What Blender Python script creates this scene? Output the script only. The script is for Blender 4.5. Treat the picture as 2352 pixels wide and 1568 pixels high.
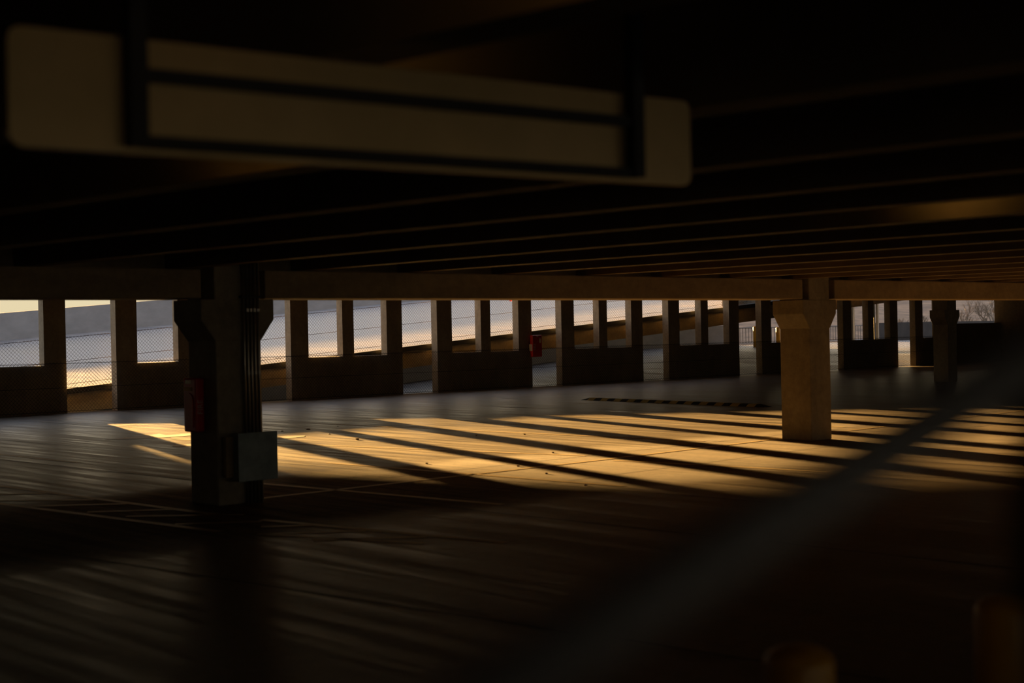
import bpy, math, random
from mathutils import Vector, Matrix
random.seed(4)
for o in list(bpy.data.objects): bpy.data.objects.remove(o)
S = bpy.context.scene
COL = S.collection
# ------------------------------------------------------------------ camera
FPX, TH, PI_, RO = 3307.2, 0.831948, -0.0064542, -0.0200542
d0 = Vector((math.cos(TH), math.sin(TH), 0)); r0 = Vector((math.sin(TH), -math.cos(TH), 0)); u0 = Vector((0, 0, 1))
cd = d0*math.cos(PI_) + u0*math.sin(PI_); cu = u0*math.cos(PI_) - d0*math.sin(PI_)
cr = r0*math.cos(RO) + cu*math.sin(RO); cu = cu*math.cos(RO) - r0*math.sin(RO)
cam = bpy.data.objects.new('camera', bpy.data.cameras.new('camera')); COL.objects.link(cam)
cam.matrix_world = Matrix(((cr.x, cu.x, -cd.x, 0), (cr.y, cu.y, -cd.y, 0), (cr.z, cu.z, -cd.z, 1.75), (0, 0, 0, 1)))
cam.data.sensor_width = 36; cam.data.lens = 36*FPX/2352
cam.data.clip_start = .05; cam.data.clip_end = 2000
cam.data.dof.use_dof = True; cam.data.dof.focus_distance = 36; cam.data.dof.aperture_fstop = 2.0
S.camera = cam
# ------------------------------------------------------------------ sky, sun, exposure
S.view_settings.view_transform = 'Standard'; S.view_settings.look = 'None'
S.view_settings.exposure = 0.0; S.view_settings.gamma = 1; S.view_settings.use_curve_mapping = False
W = bpy.data.worlds.new('sky'); S.world = W; W.use_nodes = True
nt = W.node_tree; nt.nodes.clear()
tc = nt.nodes.new('ShaderNodeTexCoord'); sep = nt.nodes.new('ShaderNodeSeparateXYZ'); nt.links.new(tc.outputs['Generated'], sep.inputs[0])
def sky_ramp(stops):
    r = nt.nodes.new('ShaderNodeValToRGB'); nt.links.new(sep.outputs['Z'], r.inputs[0]); el = r.color_ramp.elements
    el[0].position, el[0].color = stops[0][0], (*stops[0][1], 1)
    el[1].position, el[1].color = stops[-1][0], (*stops[-1][1], 1)
    for p_, c_ in stops[1:-1]:
        e_ = el.new(p_); e_.color = (*c_, 1)
    return r
r_sun = sky_ramp([(0.0, (.78, .66, .40)), (.05, (.80, .68, .44)), (.085, (1.6, 1.28, .74)), (.18, (2.0, 1.65, 1.12)), (.4, (1.0, 1.03, 1.12)), (1.0, (.80, .95, 1.25))])
r_anti = sky_ramp([(0.0, (.95, .78, .52)), (.10, (1.05, .9, .68)), (.25, (.70, .66, .66)), (.45, (.9, .98, 1.15)), (1.0, (.80, .95, 1.25))])
dotn = nt.nodes.new('ShaderNodeVectorMath'); dotn.operation = 'DOT_PRODUCT'; nt.links.new(tc.outputs['Generated'], dotn.inputs[0])
dotn.inputs[1].default_value = (math.sin(math.radians(16.7)), math.cos(math.radians(16.7)), 0)
mrg = nt.nodes.new('ShaderNodeMapRange'); mrg.interpolation_type = 'SMOOTHSTEP'; mrg.inputs[1].default_value = -.3; mrg.inputs[2].default_value = .75
nt.links.new(dotn.outputs['Value'], mrg.inputs[0])
mixs = nt.nodes.new('ShaderNodeMixRGB'); nt.links.new(mrg.outputs[0], mixs.inputs[0]); nt.links.new(r_anti.outputs[0], mixs.inputs[1]); nt.links.new(r_sun.outputs[0], mixs.inputs[2])
bg = nt.nodes.new('ShaderNodeBackground'); bg.inputs[1].default_value = 1.0
nt.links.new(mixs.outputs[0], bg.inputs[0])
wo = nt.nodes.new('ShaderNodeOutputWorld'); nt.links.new(bg.outputs[0], wo.inputs[0])
SUN_AZ, SUN_T = math.radians(16.7), .097          # azimuth from +Y towards +X; tangent of the elevation
sd = Vector((math.sin(SUN_AZ), math.cos(SUN_AZ), SUN_T)).normalized()
sl = bpy.data.lights.new('sun', 'SUN'); sl.energy = 60; sl.color = (1, .56, .17); sl.angle = math.radians(.55)
sun = bpy.data.objects.new('sun', sl); COL.objects.link(sun)
sun.rotation_euler = sd.to_track_quat('Z', 'Y').to_euler()
try:
    S.cycles.max_bounces = 8; S.cycles.diffuse_bounces = 5; S.cycles.sample_clamp_indirect = 4
except Exception: pass

# ------------------------------------------------------------------ materials
def mat(name, col, col2=None, rough=.7, scale=2., stretch=(1, 1, 1), metal=0., bump=0., rough2=None, spec=.5, detail=6, lo=.35, hi=.65, grain=0.):
    m = bpy.data.materials.new(name); m.use_nodes = True
    n = m.node_tree.nodes; l = m.node_tree.links; b = n['Principled BSDF']
    b.inputs['Roughness'].default_value = rough; b.inputs['Metallic'].default_value = metal
    b.inputs['Specular IOR Level'].default_value = spec
    col2 = col2 or tuple(c*.8 for c in col)
    t = n.new('ShaderNodeTexCoord'); mp = n.new('ShaderNodeMapping'); mp.inputs['Scale'].default_value = stretch
    nz = n.new('ShaderNodeTexNoise'); nz.inputs['Scale'].default_value = scale; nz.inputs['Detail'].default_value = detail; nz.inputs['Roughness'].default_value = .62
    l.new(t.outputs['Object'], mp.inputs[0]); l.new(mp.outputs[0], nz.inputs['Vector'])
    cr_ = n.new('ShaderNodeValToRGB'); cr_.color_ramp.elements[0].position = lo; cr_.color_ramp.elements[1].position = hi
    cr_.color_ramp.elements[0].color = (*col2, 1); cr_.color_ramp.elements[1].color = (*col, 1)
    l.new(nz.outputs[0], cr_.inputs[0])
    if grain:
        g2 = n.new('ShaderNodeTexNoise'); g2.inputs['Scale'].default_value = 9.; g2.inputs['Detail'].default_value = 9; g2.inputs['Roughness'].default_value = .75
        l.new(t.outputs['Object'], g2.inputs['Vector'])
        g3 = n.new('ShaderNodeMapRange'); g3.inputs[1].default_value = .3; g3.inputs[2].default_value = .7; g3.inputs[3].default_value = 1-grain; g3.inputs[4].default_value = 1+grain*.5
        l.new(g2.outputs[0], g3.inputs[0])
        mx = n.new('ShaderNodeVectorMath'); mx.operation = 'SCALE'; l.new(cr_.outputs[0], mx.inputs[0]); l.new(g3.outputs[0], mx.inputs['Scale']); l.new(mx.outputs[0], b.inputs['Base Color'])
    else: l.new(cr_.outputs[0], b.inputs['Base Color'])
    if rough2 is not None:
        mr = n.new('ShaderNodeMapRange'); mr.inputs[1].default_value = lo; mr.inputs[2].default_value = hi
        mr.inputs[3].default_value = rough2; mr.inputs[4].default_value = rough
        l.new(nz.outputs[0], mr.inputs[0]); l.new(mr.outputs[0], b.inputs['Roughness'])
    if bump:
        bn = n.new('ShaderNodeBump'); bn.inputs['Strength'].default_value = bump; bn.inputs['Distance'].default_value = .01
        l.new(nz.outputs[0], bn.inputs['Height']); l.new(bn.outputs[0], b.inputs['Normal'])
    return m
M = {}
M['floor'] = mat('floor_concrete', (.27, .20, .125), (.10, .075, .05), .56, 1.9, (3.2, .14, 1), rough2=.31, spec=.9, bump=.015, detail=9, lo=.34, hi=.66, grain=.4)
# the parking strip under the column line is rougher than the tyre-polished lanes either side of it
def matte_strip(m, y0, y1, soft=.5):
    n = m.node_tree.nodes; l = m.node_tree.links; b = n['Principled BSDF']
    t = n.new('ShaderNodeTexCoord'); sp_ = n.new('ShaderNodeSeparateXYZ'); l.new(t.outputs['Object'], sp_.inputs[0])
    nz = n.new('ShaderNodeTexNoise'); nz.inputs['Scale'].default_value = .7; nz.inputs['Detail'].default_value = 5; l.new(t.outputs['Object'], nz.inputs['Vector'])
    a = n.new('ShaderNodeMath'); a.operation = 'MULTIPLY_ADD'; a.inputs[1].default_value = 2.; l.new(nz.outputs[0], a.inputs[0]); l.new(sp_.outputs['Y'], a.inputs[2])
    up = n.new('ShaderNodeMapRange'); up.inputs[1].default_value = y0+1-soft; up.inputs[2].default_value = y0+1+soft; l.new(a.outputs[0], up.inputs[0])
    dn = n.new('ShaderNodeMapRange'); dn.inputs[1].default_value = y1+1-soft; dn.inputs[2].default_value = y1+1+soft; dn.inputs[3].default_value = 1; dn.inputs[4].default_value = 0; l.new(a.outputs[0], dn.inputs[0])
    mu = n.new('ShaderNodeMath'); mu.operation = 'MULTIPLY'; l.new(up.outputs[0], mu.inputs[0]); l.new(dn.outputs[0], mu.inputs[1])
    src = b.inputs['Roughness'].links[0].from_socket
    mx = n.new('ShaderNodeMix'); l.new(mu.outputs[0], mx.inputs[0]); l.new(src, mx.inputs[2]); mx.inputs[3].default_value = .85; l.new(mx.outputs[0], b.inputs['Roughness'])
    ms = n.new('ShaderNodeMix'); l.new(mu.outputs[0], ms.inputs[0]); ms.inputs[2].default_value = b.inputs['Specular IOR Level'].default_value; ms.inputs[3].default_value = .12; l.new(ms.outputs[0], b.inputs['Specular IOR Level'])
matte_strip(M['floor'], 11.1, 14.9)
M['deck'] = mat('deck_concrete', (.30, .265, .24), (.16, .155, .165), .5, .9, (1.6, .25, 1), rough2=.36, spec=.15, bump=.12, lo=.38, hi=.62, grain=.3)
M['conc'] = mat('precast_concrete', (.42, .35, .24), (.29, .24, .165), .8, 1.6, (1, 1, .5), grain=.3)
M['beamc'] = mat('beam_concrete', (.40, .30, .165), (.27, .20, .115), .75, 1.3, (.6, 1, 2), grain=.25)
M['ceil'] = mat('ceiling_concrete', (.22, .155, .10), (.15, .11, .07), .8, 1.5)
M['column'] = mat('column_concrete', (.35, .30, .215), (.23, .195, .14), .75, 1.5, (1, 1, .6), grain=.3)
M['para'] = mat('parapet_concrete', (.22, .22, .22), (.17, .17, .17), .85, .8, (1, 1, 2))
M['wire'] = mat('galvanised_wire', (.06, .05, .045), None, .5, metal=.7)
M['paint'] = mat('yellow_line_paint', (.52, .37, .17), (.36, .26, .12), .5, 6, lo=.25, hi=.5, spec=.85)
M['white'] = mat('white_line_paint', (.85, .78, .70), (.7, .64, .56), .5, 6, spec=.85)
M['joint'] = mat('joint_sealant', (.03, .025, .02), None, .7)
M['black'] = mat('black_rubber', (.02, .018, .016), None, .6)
M['yellow'] = mat('yellow_rubber', (.55, .40, .12), None, .6)
M['bollard'] = mat('bollard_yellow_paint', (.60, .32, .025), (.5, .25, .02), .35, 3)
M['red'] = mat('red_enamel', (.62, .02, .015), (.45, .015, .012), .4, 3)
M['label'] = mat('cream_label', (.9, .78, .5), None, .35)
M['orange'] = mat('orange_label', (.80, .36, .05), None, .5)
M['lwhite'] = mat('white_lettering', (.65, .6, .55), None, .6)
M['box'] = mat('galvanised_sheet', (.36, .45, .47), (.21, .27, .29), .6, 5, bump=.2)
M['dark'] = mat('weathered_dark_concrete', (.035, .028, .024), (.022, .018, .016), .9, 1.5)  # parapet concrete darkened in colour to stand for shade on its inner face
M['conduit'] = mat('conduit_steel', (.42, .40, .36), (.3, .28, .25), .35, 4, metal=.8)
M['sign'] = mat('sign_back_sheet', (.52, .38, .20), (.38, .28, .14), .36, 1.2, metal=.6)
M['strut'] = mat('black_steel_channel', (.012, .012, .014), None, .6)
M['rail'] = mat('grey_painted_steel', (.30, .30, .32), None, .5)
M['hill'] = mat('dry_hillside', (.26, .15, .08), (.09, .052, .03), .95, .35, (1, 1, 1), detail=10)
M['brush'] = mat('bare_branches', (.16, .13, .10), None, .9)
M['lampw'] = mat('lamp_housing', (.3, .3, .3), None, .5)
M['pipe'] = mat('dark_pipe', (.05, .05, .05), None, .5)
M['grey'] = mat('pale_grey_paint', (.42, .43, .46), None, .5)
m_ = bpy.data.materials.new('lamp_lens'); m_.use_nodes = True; b_ = m_.node_tree.nodes['Principled BSDF']
b_.inputs['Base Color'].default_value = (.8, .6, .3, 1); b_.inputs['Emission Color'].default_value = (1, .56, .12, 1); b_.inputs['Emission Strength'].default_value = 1.5
M['lens'] = m_
M['stone'] = mat('pale_gravel', (.6, .5, .4), None, .8)
M['leaf'] = mat('dead_leaf', (.10, .06, .035), None, .8)

# ------------------------------------------------------------------ mesh helpers
class MB:
    def __init__(s): s.v = []; s.f = []
    def quadbox(s, c8):
        k = len(s.v); s.v += [tuple(c) for c in c8]
        for a in ((0, 3, 2, 1), (4, 5, 6, 7), (0, 1, 5, 4), (1, 2, 6, 5), (2, 3, 7, 6), (3, 0, 4, 7)): s.f.append(tuple(k+i for i in a))
        return s
    def box(s, x0, x1, y0, y1, z0, z1):
        return s.quadbox([(x0, y0, z0), (x1, y0, z0), (x1, y1, z0), (x0, y1, z0), (x0, y0, z1), (x1, y0, z1), (x1, y1, z1), (x0, y1, z1)])
    def bar(s, a, b, r, n=4, cap=True):
        a = Vector(a); b = Vector(b); d = (b-a).normalized()
        t = d.orthogonal().normalized(); q = d.cross(t); k = len(s.v)
        for P in (a, b):
            for i in range(n):
                w = 2*math.pi*i/n; s.v.append(tuple(P + t*math.cos(w)*r + q*math.sin(w)*r))
        for i in range(n): s.f.append((k+i, k+(i+1) % n, k+n+(i+1) % n, k+n+i))
        if cap: s.f.append(tuple(k+i for i in reversed(range(n)))); s.f.append(tuple(k+n+i for i in range(n)))
        return s
    def prism(s, prof, axis, a, b):
        """prof: list of 2-D points; axis 'y': prof=(x,z) ; axis 'x': prof=(y,z); axis 'z': prof=(x,y)"""
        k = len(s.v); n = len(prof)
        for t in (a, b):
            for p, q in prof:
                s.v.append({'y': (p, t, q), 'x': (t, p, q), 'z': (p, q, t)}[axis])
        for i in range(n): s.f.append((k+i, k+(i+1) % n, k+n+(i+1) % n, k+n+i))
        s.f.append(tuple(k+i for i in reversed(range(n)))); s.f.append(tuple(k+n+i for i in range(n)))
        return s
    def lathe(s, prof, c=(0, 0, 0), n=24):
        k = len(s.v); m = len(prof)
        for r, z in prof:
            for i in range(n):
                w = 2*math.pi*i/n; s.v.append((c[0]+r*math.cos(w), c[1]+r*math.sin(w), c[2]+z))
        for j in range(m-1):
            for i in range(n): s.f.append((k+j*n+i, k+j*n+(i+1) % n, k+(j+1)*n+(i+1) % n, k+(j+1)*n+i))
        s.f.append(tuple(k+i for i in reversed(range(n)))); s.f.append(tuple(k+(m-1)*n+i for i in range(n)))
        return s
    def build(s, name, m, parent=None, bevel=0., smooth=False, org=None):
        me = bpy.data.meshes.new(name)
        off = Vector(org) if org else Vector((0, 0, 0))
        me.from_pydata([tuple(Vector(v)-off) for v in s.v], [], s.f); me.update()
        me.materials.append(M[m])
        o = bpy.data.objects.new(name, me); COL.objects.link(o); o.location = off
        if parent:
            o.parent = parent; o.location = off - Vector(parent.location) if org else -Vector(parent.location)
        if smooth:
            for p in me.polygons: p.use_smooth = True
        if bevel:
            b = o.modifiers.new('edge', 'BEVEL'); b.width = bevel; b.segments = 2; b.limit_method = 'ANGLE'
        return o
def fixn(o):
    import bmesh
    bm = bmesh.new(); bm.from_mesh(o.data); bmesh.ops.recalc_face_normals(bm, faces=bm.faces); bm.to_mesh(o.data); bm.free(); return o
def tag(o, label, cat, group=None, kind=None):
    o['label'] = label; o['category'] = cat
    if group: o['group'] = group
    if kind: o['kind'] = kind
    return o
def struct(o, label=None, cat=None):
    o['kind'] = 'structure'
    if label: o['label'] = label
    if cat: o['category'] = cat
    return o
def empty(name, loc):
    o = bpy.data.objects.new(name, None); o.location = loc; o.empty_display_size = .1; COL.objects.link(o); return o
def kids(o): return [c for c in bpy.data.objects if c.parent == o]
def dup(o, parent=None):
    c = o.copy(); COL.objects.link(c); c.parent = parent
    for ch in kids(o): dup(ch, c)
    return c

# ------------------------------------------------------------------ key dimensions
YC, ZB, YW, YE, YF = 13.14, 2.165, 33.14, 33.59, 58.7
SL = .0758
def zn(x): return .904 + SL*(x-20)                 # near edge of the upper ramp deck
def deck(x, y): return zn(x) + .56*(y-YE)/(YF-YE)
DROP = 4.2
def low(x, y): return deck(min(x, 64.), y) - DROP

# ------------------------------------------------------------------ setting
fl = MB().box(-12, 60, -14, YW+.28, -.25, 0).build('floor', 'floor')
struct(fl, 'worn concrete parking deck with painted yellow lines', 'floor')
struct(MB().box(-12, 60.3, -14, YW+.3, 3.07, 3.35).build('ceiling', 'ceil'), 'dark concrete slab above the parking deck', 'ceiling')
wb = MB().box(-12.3, 60.3, -14.3, -14, -.25, 1.1).box(-12.3, 60.3, -14.3, -14, 2.6, 3.35)
for i in range(15): wb.box(-12+i*5.1, -12+i*5.1+1.9, -14.3, -14, 1.1, 2.6)
struct(wb.build('wall_back', 'conc'))
struct(MB().box(-12.3, -12, -14, YW+.3, -.25, 3.35).build('wall_left', 'conc'))
struct(MB().box(60, 60.3, -14, YW+.3, -.25, 3.35).build('wall_right', 'conc'))
wf = MB().box(-12, 11.6, YW, YW+.27, 0, 1.165).box(-12, 11.6, YW, YW+.27, 2.95, 3.068)
for i in range(14): wf.box(-12+i*1.7, -12+i*1.7+.5, YW, YW+.27, 1.165, 2.95)
struct(wf.build('wall_front', 'conc'))
k = -12
for i in range(-12, 35):
    x = 8.99 + 1.472*i
    if x < -11 or x > 59.5: continue
    b = MB().prism([(x-.095, 2.47), (x+.095, 2.47), (x+.13, 3.069), (x-.13, 3.069)], 'y', -13.9, YC+.205)
    kx = {-5: .09, -4: .09, -3: .085, -2: .06, -1: .02}.get(i, 0)
    b.v = [(vx+kx*(10-vy), vy, vz) for vx, vy, vz in b.v]
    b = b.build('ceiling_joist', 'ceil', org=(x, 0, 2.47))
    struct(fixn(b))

def strip(mb, a, b, w=.1, z=.004):
    a = Vector((*a, 0)); b = Vector((*b, 0)); n = (b-a).normalized().cross(Vector((0, 0, 1)))*w/2
    k = len(mb.v)
    for P in (a-n, b-n, b+n, a+n): mb.v.append((P.x, P.y, z))
    mb.f.append((k, k+1, k+2, k+3))
pm = MB()
for a, b in [((7.17, 17.2), (7.42, 12.4)), ((6.35, 15.6), (6.78, 11.4)), ((8.32, 13.40), (14.08, 13.6)), ((14.08, 13.6), (18.1, 13.85)),
             ((18.7, 13.9), (28.5, 14.3)), ((9.3, 15.2), (9.75, 10.9)), ((11.45, 16.4), (11.75, 11.1)), ((7.48, 11.83), (7.99, 8.9)), ((6.93, 11.0), (7.52, 9.4)),
             ((6.5, 15.59), (7.22, 14.8)), ((6.46, 14.82), (7.28, 14.15)), ((6.66, 13.8), (7.36, 13.27)), ((6.75, 13.14), (7.59, 12.31)), ((6.3, 16.6), (7.18, 15.9)),
             ((6.77, 12.21), (7.41, 11.71)), ((7.2, 11.39), (7.59, 11.11)), ((6.93, 10.97), (7.67, 10.41)), ((7.03, 10.3), (7.78, 9.68)), ((12.5, 22.6), (14.3, 14.2)), ((9.1, 24.5), (9.3, 19.5)), ((16.5, 24), (17.2, 14.5)), ((14.0, 13.4), (14.4, 10.2)), ((20.6, 23), (20.9, 14.5))]:
    strip(pm, a, b, .10)
pm.build('painted_line', 'paint', fl)['label'] = 'yellow painted bay lines'
am = MB()
for poly in ([(11.68, 23.55), (12.77, 23.94), (13.07, 24.07), (12.95, 23.6), (13.54, 23.68), (13.9, 22.6), (13.25, 23.1), (12.69, 23.08), (12.08, 23.28)],
             [(11.69, 21.16), (11.88, 21.34), (12.6, 21.1), (12.5, 20.7), (11.97, 20.85), (11.67, 20.87)],
             [(13.3, 21.5), (14.14, 21.45), (14.35, 21.22), (14.19, 20.99), (13.78, 20.9), (13.0, 20.75)]):
    kk = len(am.v); am.v += [(px_, py_, .005) for px_, py_ in poly]; am.f.append(tuple(kk+q for q in range(len(poly))))
am.build('painted_arrow', 'white', fl)['label'] = 'white painted arrow'
jm = MB()
for a, b in [((8.5, 28), (9.5, 5)), ((10.3, 30), (11.6, 8)), ((4.6, 16), (6.1, 4)), ((5.0, 13.9), (40, 15.0)), ((5.0, 11.6), (40, 13.8)), ((13.4, 31), (14.6, 8)), ((16.5, 31), (17.6, 8)), ((19.6, 31), (20.6, 8)), ((2, 13), (3.4, 3))]:
    strip(jm, a, b, .022, .003)
jm.build('slab_joint', 'joint', fl)['label'] = 'dark joint between floor slabs'

# ------------------------------------------------------------------ columns and beams
def corbel_prof(x0, x1, e=.165):
    return [(x0, 1.715), (x1, 1.715), (x1+e, 1.94), (x1+e, 2.155), (x0-e, 2.155), (x0-e, 1.94)]
def column(x, y, w, dp, label):
    o = empty('concrete_column', (x+w/2, y+dp/2, 0)); tag(o, label, 'column', 'concrete columns holding up the ceiling beams', 'thing')
    MB().box(x, x+w, y, y+dp, 0, 3.06).build('shaft', 'column', o, bevel=.015)
    fixn(MB().prism(corbel_prof(x, x+w), 'y', y-.005, y+dp+.005).build('corbel', 'column', o, bevel=.01))
    return o
column(7.80, YC, .555, .56, 'dark concrete column with red cabinet, conduits and grey box fixed to it')
column(18.10, YC, .52, .56, 'bare warm-lit concrete column with flared corbel, standing alone past the sunlit floor')
column(38.55, 23.0, .5, .5, 'distant dim concrete column at the edge of the dark bay, by the hillside opening')
def beam(x0, x1, label):
    P = [(YC+.02, ZB), (YC+.72, ZB), (YC+.72, 2.466), (YC+.52, 2.466), (YC+.52, 3.065), (YC+.22, 3.065), (YC+.22, 2.466), (YC+.02, 2.466)]
    b = fixn(MB().prism(P, 'x', x0, x1).build('concrete_beam', 'beamc', org=(x0, YC, ZB), bevel=.012))
    P2 = b; tag(b, label, 'beam', 'concrete beams spanning the columns', 'thing'); return b
beam(-2.0, 7.66, 'dark concrete ceiling beam reaching the column that carries the grey box, from its left')
beam(8.43, 17.97, 'concrete ceiling beam between the two big columns')
beam(18.79, 28.3, 'concrete ceiling beam beyond the bare warm-lit column')

# ------------------------------------------------------------------ pier panels along the far side
PW = [(0, .576), (1.73, 2.12), (3.29, 3.85)]
names = {-2: 'precast pier wall panel at the far left, darkest, behind the top of the fence',
         -1: 'precast pier wall panel behind the red cabinet column',
         0: 'precast pier wall panel just past the red cabinet column, first of the fully seen ones',
         1: 'precast pier wall panel with a small red cabinet on its end pier',
         2: 'precast pier wall panel behind the far end of the speed bump',
         3: 'precast pier wall panel just left of the bare warm-lit column',
         4: 'precast pier wall panel partly hidden by the bare warm-lit column',
         5: 'precast pier wall panel with two narrow sky openings, just past the bare column',
         6: 'dimmest precast pier wall panel at the far end beside the distant column'}
for i in range(-2, 7):
    x0 = 22.02 + 5.165*i
    mb = MB()
    # one closed outline with two window openings: bottom slab, piers, header
    xs = [x0+PW[0][0], x0+PW[0][1], x0+PW[1][0], x0+PW[1][1], x0+PW[2][0], x0+PW[2][1]]
    if i == 6: xs[5] = xs[3]; xs[4] = xs[2]
    y0, y1 = YW, YW+.27
    mb.box(xs[0], xs[5], y0, y1, -.02, 1.165)
    for j in ((0, 2) if i == 6 else (0, 2, 4)): mb.box(xs[j], xs[j+1], y0, y1, 1.165, 2.95)
    mb.box(xs[0], xs[5], y0, y1, 2.95, 3.069)
    o = mb.build('pier_wall_panel', 'conc', org=((xs[0]+xs[5])/2, y0, 0))
    tag(o, names[i], 'wall panel', 'precast pier panels along the fenced edge', 'thing')

# ------------------------------------------------------------------ chain-link fences
def fence(x0, x1, y, zf, h, label, wires, pitch=.092, r=.0034, posts=()):
    o = empty('chain_link_fence', (x0, y, zf(x0))); tag(o, label, 'fence')
    mb = MB(); n = int((x1-x0)/pitch); s = h/1.0
    run = h                                      # 45 degree diagonals
    for i in range(-int(run/pitch)-1, n):
        for sg in (1, -1):
            a = x0 + i*pitch; b = a + run
            if sg < 0: a, b = b, a
            A = [a, 0.]; B = [b, h+.02]
            lo, hi = x0, x1
            def clip(P, Q):
                t0, t1 = 0., 1.
                for (p, q) in ((-(Q[0]-P[0]), P[0]-lo), ((Q[0]-P[0]), hi-P[0])):
                    t = q/p
                    if p < 0: t0 = max(t0, t)
                    else: t1 = min(t1, t)
                return t0, t1
            t0, t1 = clip(A, B)
            if t1-t0 < .02: continue
            P = (A[0]+(B[0]-A[0])*t0, B[1]*t0); Q = (A[0]+(B[0]-A[0])*t1, B[1]*t1)
            yy = y + sg*.003
            mb.bar((P[0], yy, zf(P[0])+P[1]), (Q[0], yy, zf(Q[0])+Q[1]), r, 3, False)
    mb.build('wire_mesh', 'wire', o)
    for hz in wires:
        m = MB(); m.bar((x0, y, zf(x0)+hz), (x1, y, zf(x1)+hz), .006, 5); m.build('tension_wire', 'wire', o)
    for px in posts:
        m = MB(); m.bar((px, y+.03, zf(px)-.05), (px, y+.03, zf(px)+h+.03), .024, 8); m.build('post', 'rail', o)
    return o
fence(8.0, 56.0, YW-.07, lambda x: 0.02, 1.205, 'low level chain-link fence running in front of the pier wall panels', (1.19, .60, .03),
      posts=[])
fence(9.0, 42.6, YE+.12, zn, 1.257, 'climbing chain-link fence along the edge of the sunlit ramp', (1.25, .66, .10),
      posts=[(22.02+5.165*i+a)*1.0172 for i in range(-2, 4) for a in (.40,)])

# ------------------------------------------------------------------ ramps beyond
def sheet(xa, xb, fz, thick, name, m, y0=YE, y1=YF, nx=12):
    mb = MB()
    for i in range(nx):
        a = xa+(xb-xa)*i/nx; b = xa+(xb-xa)*(i+1)/nx
        mb.quadbox([(a, y0, fz(a, y0)-thick), (b, y0, fz(b, y0)-thick), (b, y1, fz(b, y1)-thick), (a, y1, fz(a, y1)-thick),
                    (a, y0, fz(a, y0)), (b, y0, fz(b, y0)), (b, y1, fz(b, y1)), (a, y1, fz(a, y1))])
    return mb.build(name, m)
def slab1(xa, xb, f, thick, name, m, y0, y1, dz0, dz1):
    mb = MB(); mb.quadbox([(xa, y0, f(xa)+dz0), (xb, y0, f(xb)+dz0), (xb, y1, f(xb)+dz0), (xa, y1, f(xa)+dz0),
                           (xa, y0, f(xa)+dz1), (xb, y0, f(xb)+dz1), (xb, y1, f(xb)+dz1), (xa, y1, f(xa)+dz1)])
    return mb.build(name, m)
ru = sheet(-12, 76, deck, .12, 'ramp_upper', 'deck', nx=1); struct(ru, 'sloping sunlit concrete ramp beyond the pier panels, climbing to the right', 'ramp')
rl = sheet(-12, 64, lambda x, y: deck(x, y)-DROP, .12, 'ramp_lower', 'deck', nx=1); struct(rl, 'lower shaded ramp deck seen under the upper ramp', 'ramp')
struct(sheet(64, 175, low, .12, 'floor_outer', 'deck', y0=YW+.3, nx=1), 'level deck at the foot of the lower ramp', 'floor')
eb = slab1(-12, 76, zn, 0, 'edge_beam', 'beamc', YE+.0, YE+.22, -.64, -.12); tag(eb, 'sloping ochre edge beam under the near side of the upper ramp', 'beam', kind='thing')
cb_ = slab1(-12, 76, zn, 0, 'deck_curb', 'strut', YE-.05, YE+.0, -.14, .0); cb_.parent = eb
struct(slab1(-12, 64, lambda x: zn(x)-DROP, 0, 'trim_1', 'conc', YE+.0, YE+.2, -.7, -.12))
def dfar(x): return deck(x, YF)
pw = slab1(-12, 76, dfar, 0, 'ramp_parapet', 'para', YF, YF+.2, -1.85, 1.15); tag(pw, 'tall grey parapet along the outer side of the sunlit ramp', 'parapet', kind='thing')
pl = slab1(-12, 64, lambda x: dfar(x)-DROP, 0, 'ramp_parapet', 'para', YF, YF+.2, -1.2, 1.3); tag(pl, 'shaded parapet glimpsed below the ochre edge beam, along the lower ramp', 'parapet', kind='thing')
pf = MB().box(64, 73.2, YF, YF+.2, -.5, low(64, YF)+1.3).build('ramp_parapet', 'para'); tag(pf, 'pale level parapet ending at the row of pickets', 'parapet', kind='thing')
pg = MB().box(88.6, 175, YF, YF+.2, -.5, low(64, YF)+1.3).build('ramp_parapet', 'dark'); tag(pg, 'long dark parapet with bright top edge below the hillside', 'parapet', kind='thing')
# column standing at the head of the ramp edge
b = MB().box(41.7, 47.5, YE+.25, YE+.6, zn(42)-.1, 6.2).build('ramp_wall_block', 'conc'); tag(b, 'olive concrete wall block standing on the ramp edge above the right openings', 'wall block', kind='thing')
# unseen blocker added past the outer parapet, outline shaped to cut the sun stripes
fa = MB(); fixn(fa.prism([(-25, -2), (22.6, -2), (22.6, 4.12), (24, 4.38), (25.5, 4.63), (27.2, 4.88), (29.5, 4.98), (34, 5.2), (34, 6.5), (-25, 6.5)], 'y', YF+.25, YF+.6).build('outer_fascia', 'beamc'))
tag(bpy.data.objects['outer_fascia'], 'tall concrete fascia rising past the outer parapet, above the beam line', 'fascia', kind='structure')
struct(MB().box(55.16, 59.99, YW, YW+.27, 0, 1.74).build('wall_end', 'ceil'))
# picket guard rail
zp = low(64, YF)
g = empty('picket_railing', (73.2, YF, zp)); tag(g, 'pale picket guard railing behind the two yellow bollards', 'railing')
m = MB(); m.bar((73.2, YF, zp+1.12), (88.6, YF, zp+1.12), .03, 6); m.build('top_rail', 'pipe', g)
m = MB(); m.bar((73.2, YF, zp+.12), (88.6, YF, zp+.12), .03, 6); m.build('bottom_rail', 'rail', g)
for i in range(51):
    x = 73.35+i*.3; m = MB(); m.bar((x, YF, zp+.12), (x, YF, zp+1.12), .022, 4); m.build('picket', 'pipe', g)
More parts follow.
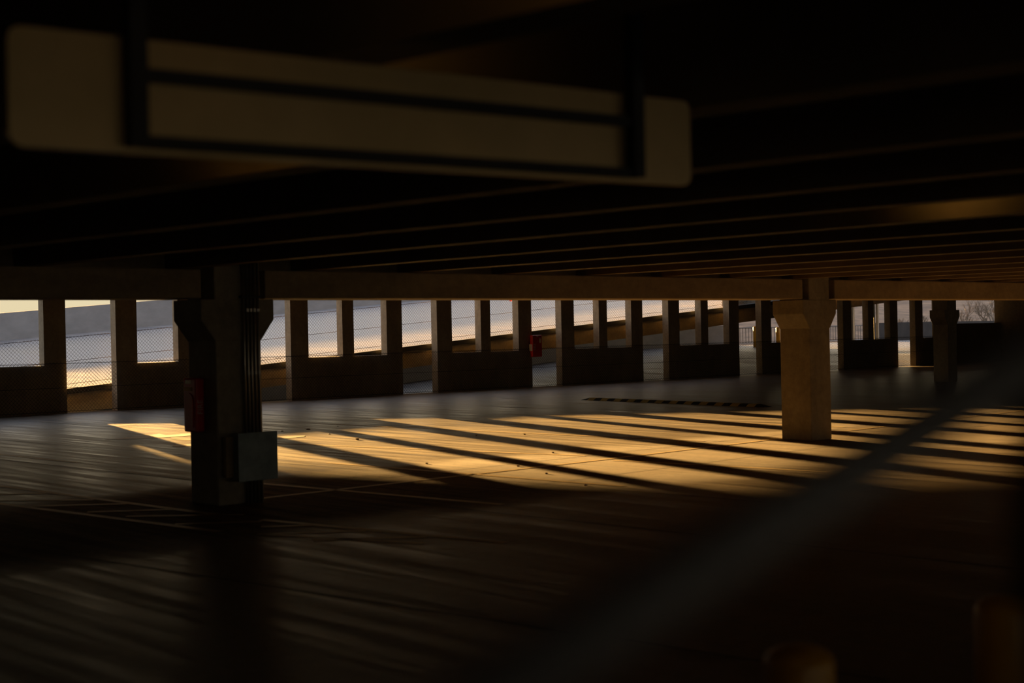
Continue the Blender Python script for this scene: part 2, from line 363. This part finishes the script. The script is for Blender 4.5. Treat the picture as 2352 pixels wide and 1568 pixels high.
# far bollards
def bollard(x, y, z, r, h, label, group):
    o = empty('bollard', (x, y, z)); tag(o, label, 'bollard', group)
    pr = [(r, 0), (r, h-r*.55)] + [(r*math.cos(a), h-r*.55+r*.55*math.sin(a)) for a in [math.radians(t) for t in (15, 30, 45, 60, 75, 88)]]
    MB().lathe(pr, (x, y, z), 28).build('post', 'bollard', o, smooth=True)
    MB().lathe([(r*1.35, 0), (r*1.35, .02)], (x, y, z), 24).build('base_plate', 'rail', o)
    return o
bollard(70.25, 55.04, low(64, 55.04), .125, 1.30, 'far yellow bollard seen in the gap between two wall panels', 'yellow bollards by the picket railing')
bollard(71.3, 54.1, low(64, 54.1), .135, 1.25, 'far yellow bollard seen just left of the flared corbel', 'yellow bollards by the picket railing')
# pale posts and drainpipe seen through the narrow openings
def at(px, py, D):
    v = cd + cr*((px-1176)/FPX) - cu*((py-784)/FPX)
    return v*D + Vector((0, 0, 1.75))
for (px, D, w, lab) in ((1959, 80, .17, 'pale grey steel post at the left side of a narrow sky opening'), (2016, 80, .12, 'thin pale grey steel post beside the drainpipe')):
    P = at(px, 780, D); o = MB().box(P.x-w/2, P.x+w/2, P.y-w/2, P.y+w/2, low(64, P.y), 4.5).build('steel_post', 'grey', org=(P.x, P.y, low(64, P.y))); tag(o, lab, 'post')
P = at(2009, 780, 79); m = MB(); m.bar((P.x, P.y, low(64, P.y)), (P.x, P.y, 4.5), .05, 8); tag(m.build('drainpipe', 'pipe', org=(P.x, P.y, low(64, P.y))), 'dark drainpipe seen in a narrow opening', 'pipe')

# ------------------------------------------------------------------ hillside
hm = MB(); NX, NY = 90, 22
for j in range(NY+1):
    for i in range(NX+1):
        x = -60+i*9.; y = 62+j*13.
        t = max(0., min(1., (x - .42*y - 38)/60.)); t = t*t*(3-2*t)
        z = -5 + (j/NY)**.8*(10 + 26*t) + random.uniform(-.5, .5)*(1 if j else 0)
        # keep the terrain low where the sun comes over it
        if t < .05: z = min(z, -3+.02*(y-60))
        hm.v.append((x, y, z))
for j in range(NY):
    for i in range(NX):
        a = j*(NX+1)+i; hm.f.append((a, a+1, a+NX+2, a+NX+1))
struct(hm.build('hillside', 'hill', smooth=True), 'dry brushy hillside beyond the parapet', 'hillside')
# bare trees on the hillside
def bare_tree(x, y, z, h, label):
    mb = MB()
    def br(p, d, L, r, lv):
        q = p+d*L; mb.bar(p, q, r, 4, False)
        if lv == 0: return
        for _ in range(3):
            nd = (d + Vector((random.uniform(-.8, .8), random.uniform(-.8, .8), random.uniform(-.1, .6)))).normalized()
            br(p+d*L*random.uniform(.55, 1), nd, L*random.uniform(.55, .8), r*.6, lv-1)
    br(Vector((x, y, z)), Vector((0, 0, 1)), h*.35, h*.02, 5)
    tag(mb.build('bare_tree', 'brush', org=(x, y, z)), label, 'tree', 'bare trees on the hillside')
for px, D, hh in ((2215, 150, 6), (2245, 140, 5), (2272, 160, 7), (2300, 150, 7), (2075, 150, 5), (2125, 160, 5)):
    P = at(px, 750, D)
    bare_tree(P.x, P.y, -1.5, hh, {2215: 'bare tree just right of the distant column', 2245: 'small bare tree in the middle of the hillside opening, second from its left', 2272: 'tall bare tree in the hillside opening, third from its left', 2300: 'bare tree at the right end of the hillside opening', 2075: 'bare tree in the wider sky opening of the far panels', 2125: 'bare tree in the last narrow sky opening'}[px])

# ------------------------------------------------------------------ fixtures on the first column
bx = empty('junction_box', (8.17, YC, .25)); tag(bx, 'large dented grey metal junction box low on the column, over the conduits', 'junction box')
MB().box(7.93, 8.38, YC-.20, YC-.056, .27, .745).build('body', 'box', bx, bevel=.008)
MB().box(7.915, 8.395, YC-.215, YC-.20, .255, .76).build('cover', 'box', bx, bevel=.006)
MB().box(7.84, 7.93, YC-.10, YC-.03, .30, .72).build('side_box', 'beamc', bx, bevel=.005)
for i in range(5):
    x = 8.125+i*.044
    m = MB(); m.bar((x, YC-.035, .0), (x, YC-.035, 2.98-(.0 if i in (0, 4) else .12*(i % 3))), .0145, 10)
    o = m.build('conduit', 'conduit', smooth=True, org=(x, YC-.035, 0))
    tag(o, 'thin steel conduit on the column face, %s of the row of five' % ('leftmost', 'second from left', 'middle', 'fourth from left', 'rightmost')[i], 'conduit', 'conduits running up the first column')
    for zz in (1.36, 2.02):
        if i > 0: MB().bar((x, YC-.035, zz), (x, YC-.035, zz+.035), .019, 10).build('coupling', 'conduit', o, org=None)
MB_s = MB().box(8.09, 8.34, YC-.055, YC-.001, 2.165, 2.19).build('conduit_strap', 'strut'); tag(MB_s, 'dark metal strap holding the five conduits to the column', 'strap')
# text made as mesh
def text(body, size, m, parent, rot, loc, name='lettering', ext=.0015):
    cu_ = bpy.data.curves.new(name, 'FONT'); cu_.body = body; cu_.size = size; cu_.extrude = ext; cu_.align_x = 'CENTER'; cu_.align_y = 'CENTER'
    t = bpy.data.objects.new(name, cu_); COL.objects.link(t)
    dg = bpy.context.evaluated_depsgraph_get(); me = bpy.data.meshes.new_from_object(t.evaluated_get(dg)); bpy.data.objects.remove(t)
    me.materials.clear(); me.materials.append(M[m]); o = bpy.data.objects.new(name, me); COL.objects.link(o)
    o.parent = parent; o.rotation_euler = rot; o.location = Vector(loc)-Vector(parent.location); return o
def cabinet(x0, x1, y0, y1, z0, z1, label, side):
    o = empty('extinguisher_cabinet', ((x0+x1)/2, (y0+y1)/2, z0)); tag(o, label, 'fire extinguisher cabinet', 'red fire extinguisher cabinets')
    MB().box(x0, x1, y0, y1, z0, z1).build('body', 'red', o, bevel=.02)
    return o
cx0, cx1, cy0, cy1 = 7.688, 7.797, 13.37, 13.63
c1 = cabinet(cx0, cx1, cy0, cy1, .765, 1.335, 'red extinguisher cabinet with cream and orange labels on the dark side of the near column', 'x')
m = MB(); prof = [(cy0+.045, .82), (cy1-.045, .82), (cy1-.045, 1.11)] + [((cy0+cy1)/2+(-.085)*math.cos(a), 1.11+.07*math.sin(a)) for a in [math.radians(t) for t in (160, 130, 90, 50, 20)]] + [(cy0+.045, 1.11)]
fixn(m.prism(prof, 'x', cx0-.012, cx0+.002).build('door', 'red', c1, bevel=.004))
MB().box(cx0-.004, cx0, 13.465, 13.575, 1.275, 1.316).build('top_label', 'label', c1)['label'] = 'cream label'
MB().box(cx0-.004, cx0, 13.435, 13.605, 1.197, 1.24).build('warning_label', 'orange', c1)['label'] = 'orange label'
text('FIRE', .085, 'lwhite', c1, (math.radians(90), math.radians(-90), 0), (7.742, cy0-.001, 1.03))
c2 = cabinet(30.86, 31.26, YW-.23, YW-.10, .96, 1.64, 'small bright red extinguisher cabinet on a pier of the fenced wall', 'y')
MB().box(31.02, 31.10, YW-.234, YW-.23, 1.585, 1.62).build('top_label', 'label', c2)['label'] = 'cream label'
m = MB(); fixn(m.prism([(31.14, 1.40), (31.2, 1.39), (31.21, 1.5), (31.17, 1.56), (31.14, 1.5)], 'y', YW-.234, YW-.23).build('side_label', 'label', c2))['label'] = 'cream label'
MB().box(30.98, 31.14, YW-.10, YW, 1.35, 1.5).build('bracket', 'strut', c2)
MB().box(30.862-.004, 30.862, YW-.2, YW-.06, 1.15, 1.36).build('lettering', 'lwhite', c2)
text('FIRE', .12, 'lwhite', c2, (math.radians(90), math.radians(-90), 0), (30.94, YW-.231, 1.27), name='lettering')
P = Vector((30.76, YE+1.2, zn(30.76)))
m = MB(); m.box(P.x-.06, P.x+.0, YE+.14, YE+.19, 2.73, 2.83); tag(m.build('reflector', 'red', org=(P.x, YE+.14, 2.73)), 'tiny red reflector on the ramp fence under the ceiling beam', 'reflector')

# ------------------------------------------------------------------ speed bump
sb = empty('speed_bump', (25.65, 22.6, 0)); tag(sb, 'long low speed bump in black and yellow bands across the lane', 'speed bump')
A, B = Vector((25.93, 25.75, 0)), Vector((25.33, 19.55, 0)); dv = (B-A); nb = 25; nrm = dv.normalized().cross(Vector((0, 0, 1)))
for i in range(nb):
    t0, t1 = i/nb, (i+1)/nb
    pts = []
    for t, sc in ((t0, .25 if i == 0 else 1), (t1, .25 if i == nb-1 else 1)):
        C = A+dv*t
        pts += [C-nrm*.16, C+nrm*.16, C+nrm*.06*1+Vector((0, 0, .062*sc)), C-nrm*.06+Vector((0, 0, .062*sc))]
    a = pts
    m = MB(); m.quadbox([a[0], a[1], a[5], a[4], a[3], a[2], a[6], a[7]])
    o = fixn(m.build('black_band' if i % 2 == 0 else 'yellow_band', 'black' if i % 2 == 0 else 'yellow', sb))

# ------------------------------------------------------------------ hanging sign seen from behind
K = .815
sg = empty('hanging_sign', (2.86*K, 3.62*K, 2.2)); tag(sg, 'long blurred sign panel hanging from a black steel frame, seen from behind', 'hanging sign')
def kz(z): return 1.75+(z-1.75)*K
def sp(x): return (3.655-.038*(x/K-1.55))*K
def sz(x): return .010*(x-1.55*K)
def slanted(x0, x1, z0, z1, yo0, yo1):
    return MB().quadbox([(x0, sp(x0)+yo0, z0+sz(x0)), (x1, sp(x1)+yo0, z0+sz(x1)), (x1, sp(x1)+yo1, z0+sz(x1)), (x0, sp(x0)+yo1, z0+sz(x0)),
                         (x0, sp(x0)+yo0, z1+sz(x0)), (x1, sp(x1)+yo0, z1+sz(x1)), (x1, sp(x1)+yo1, z1+sz(x1)), (x0, sp(x0)+yo1, z1+sz(x0))])
SZ0, SZ1 = kz(2.262), kz(2.580)
X0, X1 = 1.57*K, 4.17*K; R = .03; pr = []
for cx, cz, a0 in ((X1-R, SZ1-R, 0), (X0+R, SZ1-R, 90), (X0+R, SZ0+R, 180), (X1-R, SZ0+R, 270)):
    for t in (0, 30, 60, 90): pr.append((cx+R*math.cos(math.radians(a0+t)), cz+R*math.sin(math.radians(a0+t))))
m = MB(); n = len(pr)
for yo in (0, .018):
    for x, z in pr: m.v.append((x, sp(x)+yo, z+sz(x)))
for i in range(n): m.f.append((i, (i+1) % n, n+(i+1) % n, n+i))
m.f.append(tuple(range(n))); m.f.append(tuple(n+i for i in reversed(range(n))))
fixn(m.build('sign_panel', 'sign', sg))
for xx in (1.915*K, 3.85*K): slanted(xx-.021, xx+.021, SZ0+.012, 3.04, -.04, -.002).build('hanger_post', 'strut', sg)
slanted(1.93*K, 3.83*K, kz(2.275), kz(2.309), -.03, -.002).build('rail', 'strut', sg)
slanted(1.93*K, 3.83*K, kz(2.459), kz(2.495), -.03, -.002).build('rail', 'strut', sg)

# ------------------------------------------------------------------ foreground handrail and bollards
bollard(2.818, 2.094, 0, .0845, .99, 'blurred yellow bollard with rounded top in the near foreground, fully inside the frame edge', 'near yellow bollards')
bollard(3.675, 2.03, 0, .0845, .995, 'very dark bollard nearly cut off by the right edge of the photo', 'near yellow bollards')
hr = empty('handrail', tuple(at(2420, 1100, .72))); hr.location.z = 0
tag(hr, 'out-of-focus grey handrail slanting across the lower right foreground', 'handrail')
A_, B_ = at(980, 1700, .56), at(2420, 795, .72)
m = MB(); m.bar(A_, B_, .0145, 14); m.build('rail', 'rail', hr, smooth=True)
P = at(2425, 795, .72); Q = Vector((P.x, P.y, 0))
m = MB(); m.bar(Q, Vector((P.x, P.y, P.z+.01)), .021, 14); m.build('post', 'strut', hr, smooth=True)
Q2 = at(980, 1700, .56); m = MB(); m.bar(Vector((Q2.x, Q2.y, 0)), Q2, .0105, 14); m.build('post', 'rail', hr, smooth=True)

# ------------------------------------------------------------------ garage lamps between the joists
for lx, ly, pw_ in ((8.25, 5.2, 3.6), (2.40, 5.0, 3.0), (1.5, 1.75, 1.8)):
    o = empty('garage_lamp', (lx, ly, 2.82)); tag(o, 'small warm sodium lamp on the ceiling slab, aimed at the next joist', 'lamp', 'sodium lamps between the ceiling joists')
    fixn(MB().prism([(lx-.12, 3.068), (lx-.12, 2.80), (lx+.02, 2.78), (lx+.08, 2.95), (lx+.08, 3.068)], 'y', ly-.14, ly+.14).build('housing', 'lampw', o, bevel=.01))
    fixn(MB().prism([(lx+.022, 2.79), (lx+.034, 2.79), (lx+.09, 2.94), (lx+.078, 2.94)], 'y', ly-.11, ly+.11).build('lens', 'lens', o))
    L = bpy.data.lights.new('lamp_light', 'SPOT'); L.spot_size = math.radians(115); L.spot_blend = .7; L.energy = pw_; L.color = (1, .56, .12); L.shadow_soft_size = .06
    lo_ = bpy.data.objects.new('lamp_light', L); COL.objects.link(lo_); lo_.parent = o; lo_.location = (.10, 0, 2.86-2.82)
    lo_.rotation_euler = Vector((-1, -.25 if ly < 3 else 0, -.05)).to_track_quat('Z', 'Y').to_euler()

# ------------------------------------------------------------------ floor litter
for px, py, s in ((1094, 1000, .02), (821, 1010, .034), (1205, 998, .022), (1190, 1071, .02), (1270, 1040, .02), (1345, 1115, .02), (1255, 1088, .02), (980, 1065, .02)):
    v = cd + cr*((px-1176)/FPX) - cu*((py-784)/FPX); P = v*(-1.75/v.z) + Vector((0, 0, 1.75))
    mb = MB(); mb.lathe([(s*.6, 0), (s, s*.35), (s*.8, s*.7), (s*.3, s*.9)], (P.x, P.y, 0), 7)
    tag(mb.build('pebble', 'stone', org=(P.x, P.y, 0)), 'tiny pale pebble lying on the sunlit floor', 'pebble', 'pebbles on the sunlit floor')
for px, py, s in ((648, 990, .03), (708, 986, .045), (757, 997, .028), (776, 979, .022)):
    v = cd + cr*((px-1176)/FPX) - cu*((py-784)/FPX); P = v*(-1.75/v.z) + Vector((0, 0, 1.75))
    mb = MB(); mb.lathe([(s*.9, 0), (s, s*.1), (s*.5, s*.35), (s*.1, s*.2)], (P.x, P.y, 0), 6)
    tag(mb.build('dead_leaf', 'leaf', org=(P.x, P.y, 0)), 'small dark dead leaf on the grey floor past the grey box', 'leaf', 'dead leaves on the floor')
